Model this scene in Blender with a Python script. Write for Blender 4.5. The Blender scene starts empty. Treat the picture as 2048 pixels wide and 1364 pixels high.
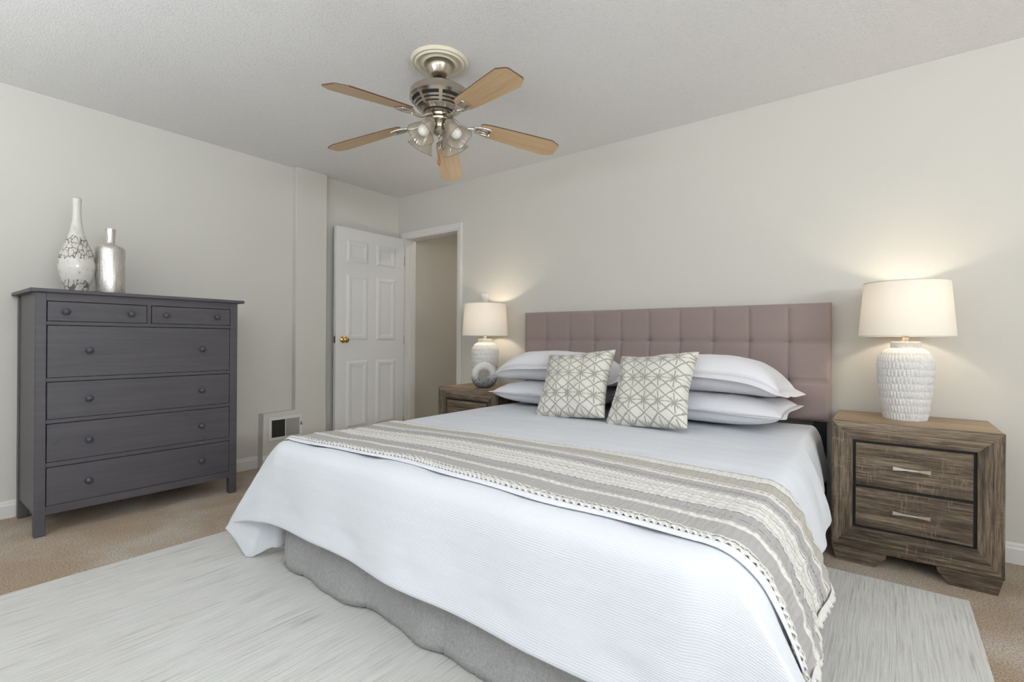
import bpy, bmesh, math, random
import numpy as np
from mathutils import Vector, Matrix, noise as mnoise
PI = math.pi
rnd = random.Random(7)
scn = bpy.context.scene
C = bpy.data.collections.new('bedroom'); scn.collection.children.link(C)

# ------------------------------------------------------------------ camera
F, YAW, CY, CX_, CY_, CZ_, ROLL = 984.131, 0.653584, 678.386, 3.94266, -3.24498, 1.025934, 0.00679130
cam_d = bpy.data.cameras.new('camera'); cam = bpy.data.objects.new('camera', cam_d); C.objects.link(cam)
cam_d.sensor_fit = 'HORIZONTAL'; cam_d.sensor_width = 36.0; cam_d.lens = F / 2048 * 36.0
cam_d.shift_y = (CY - 682) / 2048; cam_d.clip_start = 0.02
fw = Vector((-math.sin(YAW), math.cos(YAW), 0)); rt = Vector((math.cos(YAW), math.sin(YAW), 0)); up = Vector((0, 0, 1))
cr, sr = math.cos(ROLL), math.sin(ROLL)
ax = cr * rt + sr * up; ay = -sr * rt + cr * up; az = -fw
cam.matrix_world = Matrix(((ax.x, ay.x, az.x, CX_), (ax.y, ay.y, az.y, CY_), (ax.z, ay.z, az.z, CZ_), (0, 0, 0, 1)))
scn.camera = cam

# ------------------------------------------------------------------ world, fill light, exposure
W = bpy.data.worlds.new('sky'); scn.world = W; W.use_nodes = True
wn = W.node_tree.nodes; bg = wn['Background']
sky = wn.new('ShaderNodeTexSky'); sky.sky_type = 'NISHITA'; sky.sun_elevation = 0.6; sky.sun_disc = False
W.node_tree.links.new(sky.outputs[0], bg.inputs[0]); bg.inputs[1].default_value = 0.12
scn.view_settings.view_transform = 'Standard'; scn.view_settings.look = 'None'
scn.view_settings.gamma = 1.0; scn.view_settings.use_curve_mapping = False
scn.view_settings.exposure = 0.07
H = 2.44
ROOM_X, ROOM_Y = 6.8, -4.7
def area(name, loc, rot, sx, sy, power, col):
    d = bpy.data.lights.new(name, 'AREA'); d.shape = 'RECTANGLE'; d.size = sx; d.size_y = sy
    d.energy = power; d.color = col
    o = bpy.data.objects.new(name, d); o.location = loc; o.rotation_euler = rot; C.objects.link(o); return o
DAY = (0.893, 0.948, 1.0)
# daylight-tinted fill panels added in front of the windows, unseen, aimed at the ceiling
TILT = math.radians(84)        # front panels lie almost flat, facing up, for soft bounce off the ceiling
area('fill_front_a', (1.9, ROOM_Y + 0.26, 1.45), (PI / 2 + TILT, 0, 0), 1.5, 0.5, 50, DAY)
area('fill_front_b', (4.15, ROOM_Y + 0.26, 1.45), (PI / 2 + TILT, 0, 0), 1.5, 0.5, 47, DAY)
area('fill_side', (ROOM_X - 0.26, -3.2, 1.45), (PI / 2 + math.radians(52), 0, PI / 2), 1.9, 0.6, 104, DAY)  # extra fill from the right, added to even out the room

# ------------------------------------------------------------------ helpers: objects
def obj(name, bm, mats, parent=None, smooth=False, angle=None):
    me = bpy.data.meshes.new(name)
    if isinstance(bm, bmesh.types.BMesh):
        bmesh.ops.recalc_face_normals(bm, faces=bm.faces); bm.to_mesh(me); bm.free()
    else:
        v, f = bm[0], bm[1]
        me.from_pydata([tuple(p) for p in v], [], f)
        if len(bm) > 2 and bm[2] is not None:
            uvl = me.uv_layers.new(name='UVMap')
            for lp in me.loops: uvl.data[lp.index].uv = bm[2][lp.vertex_index]
    for m in (mats if isinstance(mats, (list, tuple)) else [mats]): me.materials.append(m)
    if smooth:
        me.polygons.foreach_set('use_smooth', [True] * len(me.polygons))
        if angle is not None and hasattr(me, 'set_sharp_from_angle'): me.set_sharp_from_angle(angle=angle)
    o = bpy.data.objects.new(name, me); C.objects.link(o)
    if parent: o.parent = parent
    return o
def tag(o, label, cat, group=None):
    o['label'] = label; o['category'] = cat
    if group: o['group'] = group
    return o
def thing(name, label, cat, loc=(0, 0, 0), rotz=0, group=None):
    o = bpy.data.objects.new(name, None); o.empty_display_size = 0.1; C.objects.link(o)
    o.location = loc; o.rotation_euler = (0, 0, rotz); tag(o, label, cat, group); return o
def struct(name, bm, m, parent=None, **k):
    o = obj(name, bm, m, parent, **k)
    if not parent: o['kind'] = 'structure'
    return o
def part_label(o, t): o['label'] = t; return o
def copy_tree(o, parent=None):
    c = o.copy(); C.objects.link(c)
    if parent: c.parent = parent
    for ch in list(o.children): copy_tree(ch, c)
    return c

# ------------------------------------------------------------------ helpers: shapes
def add_box(bm, lo, hi, bev=0.0, seg=2, mi=0):
    lo, hi = Vector(lo), Vector(hi)
    r = bmesh.ops.create_cube(bm, size=1.0)
    vs = r['verts']; c = (lo + hi) / 2; d = hi - lo
    for v in vs: v.co = Vector((v.co.x * d.x, v.co.y * d.y, v.co.z * d.z)) + c
    fs = set(f for v in vs for f in v.link_faces)
    for f in fs: f.material_index = mi
    if bev > 0:
        es = list(set(e for v in vs for e in v.link_edges))
        bmesh.ops.bevel(bm, geom=es, offset=bev, segments=seg, affect='EDGES', profile=0.5, clamp_overlap=True)
def box(lo, hi, bev=0.0, seg=2):
    bm = bmesh.new(); add_box(bm, lo, hi, bev, seg); return bm
def add_lathe(bm, prof, n=48, cen=(0, 0, 0), mi=0, rmod=None, mfun=None, M=None, closed=False):
    cen = Vector(cen); rings = []
    for (r, z) in prof:
        ring = []
        for k in range(n):
            a = 2 * PI * k / n; rr = r * (rmod(a, r, z) if rmod else 1)
            p = Vector((rr * math.cos(a), rr * math.sin(a), z))
            ring.append(bm.verts.new((M @ p if M else p) + cen))
        rings.append(ring)
    for i in range(len(rings) - 1):
        for k in range(n):
            f = bm.faces.new((rings[i][k], rings[i][(k + 1) % n], rings[i + 1][(k + 1) % n], rings[i + 1][k]))
            f.smooth = True; f.material_index = mfun(i, k) if mfun else mi
    if not closed:
        for ring, s in ((rings[0], -1), (rings[-1], 1)):
            try:
                f = bm.faces.new(ring if s > 0 else ring[::-1]); f.material_index = mi
            except Exception: pass
def lathe(prof, n=48, **k):
    bm = bmesh.new(); add_lathe(bm, prof, n, **k); return bm
def add_tube(bm, pts, rad, n=10, mi=0, cap=True):
    pts = [Vector(p) for p in pts]; rings = []
    ref = None
    for i, p in enumerate(pts):
        t = (pts[min(i + 1, len(pts) - 1)] - pts[max(i - 1, 0)]).normalized()
        if ref is None:
            ref = Vector((0, 0, 1)) if abs(t.z) < 0.9 else Vector((1, 0, 0))
        x = t.cross(ref).normalized(); y = x.cross(t).normalized(); ref = y
        r = rad[i] if isinstance(rad, (list, tuple)) else rad
        rings.append([bm.verts.new(p + x * (r * math.cos(2 * PI * k / n)) + y * (r * math.sin(2 * PI * k / n))) for k in range(n)])
    for i in range(len(rings) - 1):
        for k in range(n):
            f = bm.faces.new((rings[i][k], rings[i][(k + 1) % n], rings[i + 1][(k + 1) % n], rings[i + 1][k])); f.smooth = True; f.material_index = mi
    if cap:
        bm.faces.new(rings[0][::-1]).material_index = mi; bm.faces.new(rings[-1]).material_index = mi
def add_prism(bm, outline, axis, a, b, mi=0):
    """outline: list of 2D points, extruded along axis (0,1,2) from a to b"""
    def P(p, h):
        return Vector((h, p[0], p[1])) if axis == 0 else Vector((p[0], h, p[1])) if axis == 1 else Vector((p[0], p[1], h))
    v0 = [bm.verts.new(P(p, a)) for p in outline]; v1 = [bm.verts.new(P(p, b)) for p in outline]
    n = len(outline); fs = [bm.faces.new(v0[::-1]), bm.faces.new(v1)]
    for i in range(n): fs.append(bm.faces.new((v0[i], v0[(i + 1) % n], v1[(i + 1) % n], v1[i])))
    for f in fs: f.material_index = mi
def grid_faces(nu, nv):
    return [(i * nv + j, (i + 1) * nv + j, (i + 1) * nv + j + 1, i * nv + j + 1) for i in range(nu - 1) for j in range(nv - 1)]
def bevel_mod(o, w, seg=2):
    m = o.modifiers.new('bevel', 'BEVEL'); m.width = w; m.segments = seg; m.limit_method = 'ANGLE'; return o

# ------------------------------------------------------------------ helpers: materials
def srgb(r, g, b):
    f = lambda c: (c / 255 / 12.92) if c <= 10 else ((c / 255 + 0.055) / 1.055) ** 2.4
    return (f(r), f(g), f(b), 1)
class M:
    def __init__(s, name):
        s.m = bpy.data.materials.new(name); s.m.use_nodes = True; s.t = s.m.node_tree
        s.b = s.t.nodes['Principled BSDF']; s.out = s.t.nodes['Material Output']
    def n(s, typ, **k):
        nd = s.t.nodes.new('ShaderNode' + typ)
        for a, v in k.items(): setattr(nd, a, v)
        return nd
    def link(s, a, b): s.t.links.new(a, b)
    def inp(s, nd, i, v):
        if v is None: return
        if isinstance(v, bpy.types.NodeSocket): s.link(v, nd.inputs[i])
        else: nd.inputs[i].default_value = v
    def math(s, op, a, b=None, c=None, clamp=False):
        nd = s.n('Math', operation=op, use_clamp=clamp)
        s.inp(nd, 0, a); s.inp(nd, 1, b); s.inp(nd, 2, c); return nd.outputs[0]
    def coord(s, kind='Object', scale=(1, 1, 1), rot=(0, 0, 0)):
        tc = s.n('TexCoord'); mp = s.n('Mapping'); s.link(tc.outputs[kind], mp.inputs[0])
        mp.inputs['Scale'].default_value = scale; mp.inputs['Rotation'].default_value = rot; return mp.outputs[0]
    def noise(s, vec, scale, detail=3, rough=0.5, dist=0):
        nd = s.n('TexNoise'); s.link(vec, nd.inputs['Vector']); nd.inputs['Scale'].default_value = scale
        nd.inputs['Detail'].default_value = detail; nd.inputs['Roughness'].default_value = rough; nd.inputs['Distortion'].default_value = dist
        return nd.outputs['Fac']
    def ramp(s, fac, stops, interp='LINEAR'):
        nd = s.n('ValToRGB'); s.link(fac, nd.inputs[0]); cr_ = nd.color_ramp; cr_.interpolation = interp
        while len(cr_.elements) < len(stops): cr_.elements.new(0.5)
        for e, (p, c) in zip(cr_.elements, stops):
            e.position = p; e.color = c if len(c) == 4 else (*c, 1)
        return nd.outputs[0]
    def mix(s, fac, a, b, blend='MIX'):
        nd = s.n('MixRGB', blend_type=blend); s.inp(nd, 0, fac); s.inp(nd, 1, a); s.inp(nd, 2, b); return nd.outputs[0]
    def bump(s, h, strength=0.3, dist=0.01):
        nd = s.n('Bump'); s.link(h, nd.inputs['Height']); nd.inputs['Strength'].default_value = strength
        nd.inputs['Distance'].default_value = dist; s.link(nd.outputs[0], s.b.inputs['Normal'])
    def base(s, col, rough=0.6, metal=0.0, spec=None, sheen=None):
        s.inp(s.b, 'Base Color', col); s.inp(s.b, 'Roughness', rough); s.inp(s.b, 'Metallic', metal)
        if spec is not None: s.b.inputs['Specular IOR Level'].default_value = spec
        if sheen is not None: s.b.inputs['Sheen Weight'].default_value = sheen
        return s
    def sep(s, vec):
        nd = s.n('SeparateXYZ'); s.link(vec, nd.inputs[0]); return nd.outputs[0], nd.outputs[1], nd.outputs[2]
    def comb(s, x, y, z=0.0):
        nd = s.n('CombineXYZ'); s.inp(nd, 0, x); s.inp(nd, 1, y); s.inp(nd, 2, z); return nd.outputs[0]
def plain(name, col, rough=0.5, metal=0.0, spec=None, nscale=None, nstr=0.1, var=0.0):
    m = M(name); c = col
    if nscale:
        f = m.noise(m.coord(), nscale, 4)
        m.bump(f, nstr, 0.004)
        if var: c = m.mix(f, tuple(x * (1 - var) for x in col[:3]) + (1,), tuple(min(1, x * (1 + var)) for x in col[:3]) + (1,))
    m.base(c, rough, metal, spec); return m.m

# wall, ceiling, trim
WALL = srgb(214, 211, 203)
m_wall = plain('wall_paint', WALL, 0.85, spec=0.2, nscale=60, nstr=0.05)
m_trim = plain('trim_paint', srgb(226, 224, 220), 0.45, nscale=40, nstr=0.03)
m_door = plain('door_paint', srgb(226, 225, 223), 0.5, nscale=50, nstr=0.03)
def mk_ceiling():
    m = M('popcorn_ceiling'); co = m.coord()
    a = m.noise(co, 115, 5, 0.7); v = m.n('TexVoronoi'); m.link(co, v.inputs['Vector']); v.inputs['Scale'].default_value = 130
    h = m.math('ADD', a, m.math('MULTIPLY', v.outputs['Distance'], -0.7))
    m.bump(h, 0.32, 0.008)
    c = m.ramp(a, [(0.26, srgb(206, 205, 204)), (0.42, srgb(236, 235, 234)), (1, srgb(243, 242, 241))])
    m.base(c, 0.95, spec=0.1); return m.m
m_ceil = mk_ceiling()
def mk_carpet():
    m = M('tan_carpet'); co = m.coord()
    f = m.noise(co, 150, 4, 0.75); g = m.noise(co, 2.6, 4, 0.6, 0.6); k = m.noise(co, 18, 4, 0.7)
    c1 = m.ramp(f, [(0.34, srgb(128, 112, 96)), (0.5, srgb(205, 191, 174)), (0.68, srgb(242, 232, 220))])
    c2 = m.mix(m.ramp(g, [(0.40, (0, 0, 0)), (0.66, (1, 1, 1))]), m.mix(1.0, c1, srgb(232, 218, 200), 'MULTIPLY'), c1)
    c3 = m.mix(m.math('MULTIPLY', m.ramp(k, [(0.45, (0, 0, 0)), (0.7, (1, 1, 1))]), 0.22), c2, srgb(172, 152, 128))
    m.bump(m.math('ADD', f, m.math('MULTIPLY', k, 0.5)), 0.8, 0.010); m.base(c3, 1.0, spec=0.0, sheen=0.2); return m.m
m_carpet = mk_carpet()
def mk_rug():
    m = M('ribbed_rug'); co = m.coord()
    rib = m.noise(m.coord(scale=(170, 5.0, 1)), 1.0, 2, 0.5)
    rib2 = m.noise(m.coord(scale=(115, 3.2, 1)), 1.0, 3, 0.6)
    blotch = m.noise(m.coord(scale=(6, 3.0, 1)), 1.0, 4, 0.65)
    weave = m.noise(m.coord(scale=(60, 300, 1)), 1.0, 1)
    c = m.ramp(rib, [(0.32, srgb(196, 194, 190)), (0.48, srgb(211, 210, 206)), (0.7, srgb(219, 218, 215))])
    c = m.mix(m.math('MULTIPLY', m.ramp(rib2, [(0.56, (0, 0, 0)), (0.66, (1, 1, 1))]), m.math('MULTIPLY', m.ramp(blotch, [(0.42, (0, 0, 0)), (0.62, (1, 1, 1))]), 0.75)), c, srgb(156, 153, 148))
    c = m.mix(m.math('MULTIPLY', m.ramp(blotch, [(0.4, (0, 0, 0)), (0.7, (1, 1, 1))]), 0.16), c, srgb(182, 178, 170))
    m.bump(m.math('ADD', m.math('ADD', rib, rib2), m.math('MULTIPLY', weave, 0.5)), 0.45, 0.005); m.base(c, 0.9, spec=0.1, sheen=0.15); return m.m
m_rug = mk_rug()
def mk_wood(name, sc, dark, mid, light, rough=0.55):
    """sc: noise frequency along each axis, low along the grain"""
    m = M(name)
    wide = m.noise(m.coord(scale=tuple(x * 0.30 for x in sc)), 1.0, 5, 0.65, 1.6)
    a = m.noise(m.coord(scale=sc), 1.0, 5, 0.7, 0.5)
    fine = m.noise(m.coord(scale=tuple(x * 4.2 for x in sc)), 1.0, 3, 0.7)
    # short saw marks across the grain, in patches
    saw = m.noise(m.coord(scale=tuple(160 if x < 20 else 22 for x in sc)), 1.0, 1)
    patch = m.noise(m.coord(scale=(7, 7, 7)), 1.0, 3, 0.6)
    f = m.math('ADD', m.math('MULTIPLY', wide, 0.55), m.math('MULTIPLY', a, 0.35))
    f = m.math('ADD', f, m.math('MULTIPLY', m.math('SUBTRACT', fine, 0.5), 0.42))
    c = m.ramp(f, [(0.30, dark), (0.44, mid), (0.60, light)])
    s = m.math('MULTIPLY', m.ramp(saw, [(0.56, (0, 0, 0)), (0.66, (1, 1, 1))]), m.math('MULTIPLY', m.ramp(patch, [(0.5, (0, 0, 0)), (0.62, (1, 1, 1))]), 0.45))
    c = m.mix(s, c, light)
    m.bump(m.math('ADD', fine, a), 0.22, 0.003); m.base(c, rough, spec=0.3); return m.m
WD = (srgb(44, 37, 31), srgb(94, 81, 68), srgb(150, 134, 114))
m_wood_h = mk_wood('weathered_oak_across', (3.0, 60, 60), *WD)
m_wood_v = mk_wood('weathered_oak_upright', (60, 60, 3.0), *WD)
m_wood_lit = mk_wood('weathered_oak_lamplit', (3.0, 46, 60), srgb(128, 106, 80), srgb(160, 136, 106), srgb(186, 162, 130), 0.4)  # lighter, warmer oak: lamplight on the top put into the colour
m_black = plain('black_paint', srgb(22, 21, 22), 0.6)
def mk_dresser():
    m = M('grey_stained_pine'); co = m.coord(scale=(40, 2.2, 42))
    a = m.noise(co, 1.0, 5, 0.6, 0.5); k = m.noise(m.coord(scale=(10, 7, 16)), 1.0, 2, 0.5, 1.0)
    c = m.ramp(a, [(0.3, srgb(79, 76, 81)), (0.55, srgb(86, 83, 88)), (0.8, srgb(92, 89, 94))])
    c = m.mix(m.math('MULTIPLY', m.ramp(k, [(0.68, (0, 0, 0)), (0.78, (1, 1, 1))]), 0.35), c, srgb(56, 53, 58))
    m.bump(a, 0.06, 0.003); m.base(c, 0.42, spec=0.45); return m.m
m_dresser = mk_dresser()
m_knob = plain('grey_knob_paint', srgb(72, 72, 80), 0.3)
m_nickel = M('brushed_nickel').base(srgb(186, 176, 162), 0.26, 1.0).m
m_chrome = M('polished_chrome').base(srgb(214, 210, 204), 0.14, 1.0).m
m_brass = M('polished_brass').base(srgb(214, 178, 112), 0.16, 1.0).m
m_steel = M('latch_steel').base(srgb(170, 165, 155), 0.3, 1.0).m
m_dark = plain('dark_gap', srgb(20, 19, 19), 0.7)
def mk_fabric(name, col, scale=500, strength=0.25, var=0.06, rough=0.9, sheen=0.2, big=4.0):
    m = M(name); co = m.coord()
    f = m.noise(co, scale, 2, 0.6); g = m.noise(co, big, 4, 0.6)
    k = m.math('ADD', m.math('MULTIPLY', f, 0.7), m.math('MULTIPLY', g, 0.3))
    c = m.mix(k, tuple(x * (1 - var * 2) for x in col[:3]) + (1,), tuple(min(1, x * (1 + var * 2)) for x in col[:3]) + (1,))
    m.bump(f, strength, 0.002); m.base(c, rough, spec=0.1, sheen=sheen); return m.m
m_velvet = mk_fabric('mauve_linen', srgb(154, 138, 134), 420, 0.3, 0.07, sheen=0.35, big=6)
m_skirt = mk_fabric('grey_chambray', srgb(166, 165, 165), 170, 0.4, 0.26, big=70)
m_pillow = mk_fabric('white_cotton', srgb(233, 232, 236), 600, 0.08, 0.01, big=3)
m_matt = mk_fabric('mattress_ticking', srgb(190, 196, 205), 300, 0.15, 0.03)

# ------------------------------------------------------------------ the room
struct('floor', box((-0.1, ROOM_Y - 0.1, -0.1), (ROOM_X + 0.1, 1.5, 0.0)), m_carpet)
struct('ceiling', box((-0.1, ROOM_Y - 0.1, H), (ROOM_X + 0.1, 1.5, H + 0.1)), m_ceil)
struct('wall_left', box((-0.12, ROOM_Y - 0.1, 0), (0.0, 0.12, H)), m_wall)
DX0, DX1, DZ = 0.112, 0.836, 2.022           # doorway in the back wall
bm = bmesh.new()
add_box(bm, (0, 0, 0), (DX0, 0.12, H)); add_box(bm, (DX0, 0, DZ), (DX1, 0.12, H)); add_box(bm, (DX1, 0, 0), (ROOM_X, 0.12, H))
struct('wall_back', bm, m_wall)
bm = bmesh.new()                              # front wall with two window openings
def wall_with_holes(bm, axis, a, b, lo, hi, holes, z0, z1):
    xs = [lo]
    def bx(p, q, za, zb):
        if axis == 1: add_box(bm, (p, a, za), (q, b, zb))
        else: add_box(bm, (a, p, za), (b, q, zb))
    cur = lo
    for (p, q) in holes:
        bx(cur, p, 0, H); bx(p, q, 0, z0); bx(p, q, z1, H); cur = q
    bx(cur, hi, 0, H)
wall_with_holes(bm, 1, ROOM_Y - 0.12, ROOM_Y, 0.0, ROOM_X, [(1.15, 2.65), (3.4, 4.9)], 0.8, 2.1)
struct('wall_front', bm, m_wall)
bm = bmesh.new(); wall_with_holes(bm, 0, ROOM_X, ROOM_X + 0.12, ROOM_Y, 0.12, [(-4.15, -2.25)], 0.8, 2.1)
struct('wall_right', bm, m_wall)
def win(name, axis, p, q, at):
    bm = bmesh.new()
    def bx(a, b, za, zb):
        if axis == 1: add_box(bm, (a, at - 0.09, za), (b, at - 0.05, zb))
        else: add_box(bm, (at + 0.05, a, za), (at + 0.09, b, zb))
    for a, b, c, d in ((p, q, 0.8, 0.86), (p, q, 2.04, 2.1), (p, p + 0.05, 0.86, 2.04), (q - 0.05, q, 0.86, 2.04), (p + 0.05, q - 0.05, 1.43, 1.47)):
        bx(a, b, c, d)
    w = struct(name, bm, m_trim)
    g = bmesh.new()
    if axis == 1: add_box(g, (p + 0.05, at - 0.073, 0.86), (q - 0.05, at - 0.068, 2.04))
    else: add_box(g, (at + 0.068, p + 0.05, 0.86), (at + 0.073, q - 0.05, 2.04))
    gm = bpy.data.materials.get('window_glass')
    if not gm:
        mm = M('window_glass'); mm.base(srgb(240, 245, 248), 0.02); mm.b.inputs['Transmission Weight'].default_value = 1.0; gm = mm.m
    obj('glass_pane', g, gm, w)
win('window_1', 1, 1.15, 2.65, ROOM_Y); win('window_2', 1, 3.4, 4.9, ROOM_Y); win('added_window', 0, -4.15, -2.25, ROOM_X)  # the right-wall one is unseen, added to go with the side fill
# hall beyond the doorway
bm = bmesh.new(); add_box(bm, (-0.1, 1.22, 0), (2.3, 1.32, H)); add_box(bm, (-0.2, 0.12, 0), (-0.1, 1.32, H)); add_box(bm, (2.2, 0.12, 0), (2.3, 1.22, H))
struct('wall_hall', bm, m_wall)
hl = area('hall_fill', (1.0, 0.75, H - 0.03), (0, 0, 0), 0.3, 0.3, 5.0, (1.0, 0.90, 0.76))  # unseen fill added to brighten the hall, no fixture modelled
# chase column with the duct box at its foot
XC = 0.058
bm = bmesh.new(); add_box(bm, (-0.01, -1.107, 0.30), (XC, -0.83, H), 0.003, 1)
struct('wall_column', bm, m_wall)
bm = bmesh.new()
o_ = [(-1.386, 0.0), (-0.8301, 0.0), (-0.8301, 0.436), (-1.378, 0.426)]
v0 = [bm.verts.new((-0.005, p[0], p[1])) for p in o_]
v1 = [bm.verts.new((XC + 0.0005, p[0] + (0.012 if p[0] < -1 else 0), p[1])) for p in o_]
bm.faces.new(v0[::-1]); bm.faces.new(v1)
for i in range(4): bm.faces.new((v0[i], v0[(i + 1) % 4], v1[(i + 1) % 4], v1[i]))
struct('trim_1', bm, m_wall)
def base_profile(h=0.095, t=0.014):
    return [(0, 0), (t, 0), (t, h * 0.72), (t * 0.75, h * 0.80), (t * 0.62, h * 0.93), (t * 0.3, h), (0, h)]
def baseboard(name, runs):
    bm = bmesh.new()
    for axis, at, sgn, a, b in runs:
        pr = [(at + sgn * p[0], p[1]) for p in base_profile()]
        if axis == 'y': add_prism(bm, pr, 1, a, b)          # runs along y on a wall of constant x
        else: add_prism(bm, pr, 0, a, b)                    # runs along x on a wall of constant y
    return struct(name, bm, m_trim)
baseboard('baseboard_left', [('y', 0.0, 1, ROOM_Y, -1.387), ('y', 0.0, 1, -0.829, -0.0)])
baseboard('baseboard_column', [('y', XC + 0.0005, 1, -1.376, -0.83)])
baseboard('baseboard_back', [('x', 0.0, -1, DX1 + 0.062, ROOM_X)])
baseboard('baseboard_right', [('y', ROOM_X, -1, ROOM_Y, 0)])
# door casing and jamb
def casing_bm():
    bm = bmesh.new()
    # jamb lining
    add_box(bm, (DX0, -0.002, 0), (DX0 + 0.012, 0.125, DZ)); add_box(bm, (DX1 - 0.012, -0.002, 0), (DX1, 0.125, DZ)); add_box(bm, (DX0, -0.002, DZ - 0.012), (DX1, 0.125, DZ))
    add_box(bm, (DX0 + 0.012, 0.045, 0), (DX0 + 0.024, 0.08, DZ - 0.012)); add_box(bm, (DX1 - 0.024, 0.045, 0), (DX1 - 0.012, 0.08, DZ - 0.012))
    # moulded casing on the room side, mitred
    w = 0.058
    prof = [(0.0, 0.008), (0.008, 0.012), (0.02, 0.013), (0.03, 0.017), (0.05, 0.018), (w, 0.016)]
    def strip(a, b, ina, outa):
        # a, b: inner ends; outward direction vectors at each end
        ra = [bm.verts.new((a[0] + ina[0] * d, -t, a[1] + ina[1] * d)) for d, t in prof]
        rb = [bm.verts.new((b[0] + outa[0] * d, -t, b[1] + outa[1] * d)) for d, t in prof]
        wa = [bm.verts.new((a[0] + ina[0] * d, 0.0, a[1] + ina[1] * d)) for d in (0, w)]
        wb = [bm.verts.new((b[0] + outa[0] * d, 0.0, b[1] + outa[1] * d)) for d in (0, w)]
        for i in range(len(prof) - 1): bm.faces.new((ra[i], ra[i + 1], rb[i + 1], rb[i]))
        bm.faces.new((wa[0], ra[0], rb[0], wb[0])); bm.faces.new((ra[-1], wa[1], wb[1], rb[-1]))
    i0, i1, iz = DX0 + 0.004, DX1 - 0.004, DZ - 0.004
    strip((i1, 0), (i1, iz), (1, 0), (1, 1)); strip((i0, iz), (i1, iz), (-1, 1), (1, 1)); strip((i0, 0), (i0, iz), (-1, 0), (-1, 1))
    return bm
struct('trim_2', casing_bm(), m_trim)
# open six-panel door
def door_leaf():
    Wd, Hd, T = 0.755, 1.995, 0.035
    bm = bmesh.new()
    ys = [0, 0.108, 0.333, 0.425, 0.650, Wd]; zs = [0, 0.215, 0.812, 0.995, 1.585, 1.695, 1.89, Hd]
    for side, x in ((1, T), (-1, 0.0)):
        vv = [[bm.verts.new((x, -y, z)) for z in zs] for y in ys]; pan = []
        for i in range(len(ys) - 1):
            for j in range(len(zs) - 1):
                q = (vv[i][j], vv[i][j + 1], vv[i + 1][j + 1], vv[i + 1][j])
                f = bm.faces.new(q if side < 0 else q[::-1]); f.normal_update()
                if i in (1, 3) and j in (1, 3, 5): pan.append(f)
        for f in pan:
            for th, dp in ((0.006, -0.004), (0.012, -0.004), (0.016, 0.0), (0.022, 0.006)):
                bmesh.ops.inset_region(bm, faces=[f], thickness=th, depth=dp, use_even_offset=True)
    add_box(bm, (0.0005, -Wd, 0), (T - 0.0005, -Wd + 0.0005, Hd)); add_box(bm, (0.0005, -0.0005, 0), (T - 0.0005, 0, Hd))
    add_box(bm, (0.0005, -Wd, Hd - 0.0005), (T - 0.0005, 0, Hd)); add_box(bm, (0.0005, -Wd, 0), (T - 0.0005, 0, 0.0005))
    return bm
d1 = struct('door_1', door_leaf(), m_door); d1.location = (0.085, -0.022, 0.012)
def knob_bm():
    bm = bmesh.new(); R = Matrix.Rotation(PI / 2, 4, 'Y')
    add_lathe(bm, [(0.001, 0.0), (0.031, 0.0), (0.031, 0.004), (0.024, 0.009), (0.012, 0.012), (0.011, 0.028), (0.020, 0.034), (0.028, 0.045), (0.0285, 0.052), (0.022, 0.061), (0.012, 0.064), (0.001, 0.064)], 32, (0.035, -0.683, 1.0), M=R)
    return bm
part_label(obj('door_handle', knob_bm(), m_brass, d1), 'round brass knob')
obj('latch_plate', box((0.006, -0.757, 0.972), (0.029, -0.7548, 1.03)), m_steel, d1)
for z in (0.2, 1.0, 1.78):
    bm = bmesh.new(); add_tube(bm, [(0.030, 0.004, z - 0.045), (0.030, 0.004, z + 0.045)], 0.006, 10); obj('hinge', bm, m_brass, d1)

# ------------------------------------------------------------------ rug
bm = bmesh.new(); add_box(bm, (1.19, -4.25, 0.0), (4.20, -0.632, 0.012), 0.004, 2)
rug = tag(obj('area_rug', bm, m_rug), 'pale ivory ribbed rug lying under the bed on the tan carpet', 'rug')
# slight skew of the real rug's back edge
for v in rug.data.vertices: v.co.y += (v.co.x - 2.7) * 0.012

# ------------------------------------------------------------------ wall plates
lv = thing('air_vent', 'white metal air vent with dark slats low on the wall by the door', 'air vent', (XC + 0.001, -1.19, 0.297))
bm = bmesh.new()
hw, hh = 0.140, 0.092
for lo, hi in (((0, -hw, hh - 0.022), (0.006, hw, hh)), ((0, -hw, -hh), (0.006, hw, -hh + 0.024)), ((0, -hw, -hh + 0.024), (0.006, -hw + 0.026, hh - 0.022)), ((0, hw - 0.022, -hh + 0.024), (0.006, hw, hh - 0.022)), ((0, -0.004, -hh + 0.024), (0.007, 0.004, hh - 0.022))):
    add_box(bm, lo, hi, 0.0015, 1)
obj('vent_frame', bm, m_trim, lv)
obj('vent_back', box((-0.0003, -hw + 0.02, -hh + 0.02), (0.0008, hw - 0.02, hh - 0.02)), m_dark, lv)
m_slat = plain('vent_slat_paint', srgb(158, 154, 148), 0.5)
for half in (-1, 1):
    for k in range(17):
        y = half * (0.008 + 0.0066 * (k + 0.5)); bm = bmesh.new()
        an = -0.85 if half < 0 else 0.32
        c, s = math.cos(an), math.sin(an); w = 0.0016 if half < 0 else 0.0036
        add_prism(bm, [(0.0035 - s * w - 0.0003, y - c * w), (0.0035 + s * w - 0.0003, y + c * w), (0.0035 + s * w + 0.0003, y + c * w), (0.0035 - s * w + 0.0003, y - c * w)], 2, -hh + 0.025, hh - 0.023)
        obj('slat', bm, m_slat, lv)
bm = bmesh.new(); add_box(bm, (0.006, 0.126, 0.012), (0.016, 0.131, 0.036), 0.001, 1); add_box(bm, (0.014, 0.122, 0.010), (0.018, 0.135, 0.018), 0.001, 1)
obj('damper_lever', bm, m_steel, lv)
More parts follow.
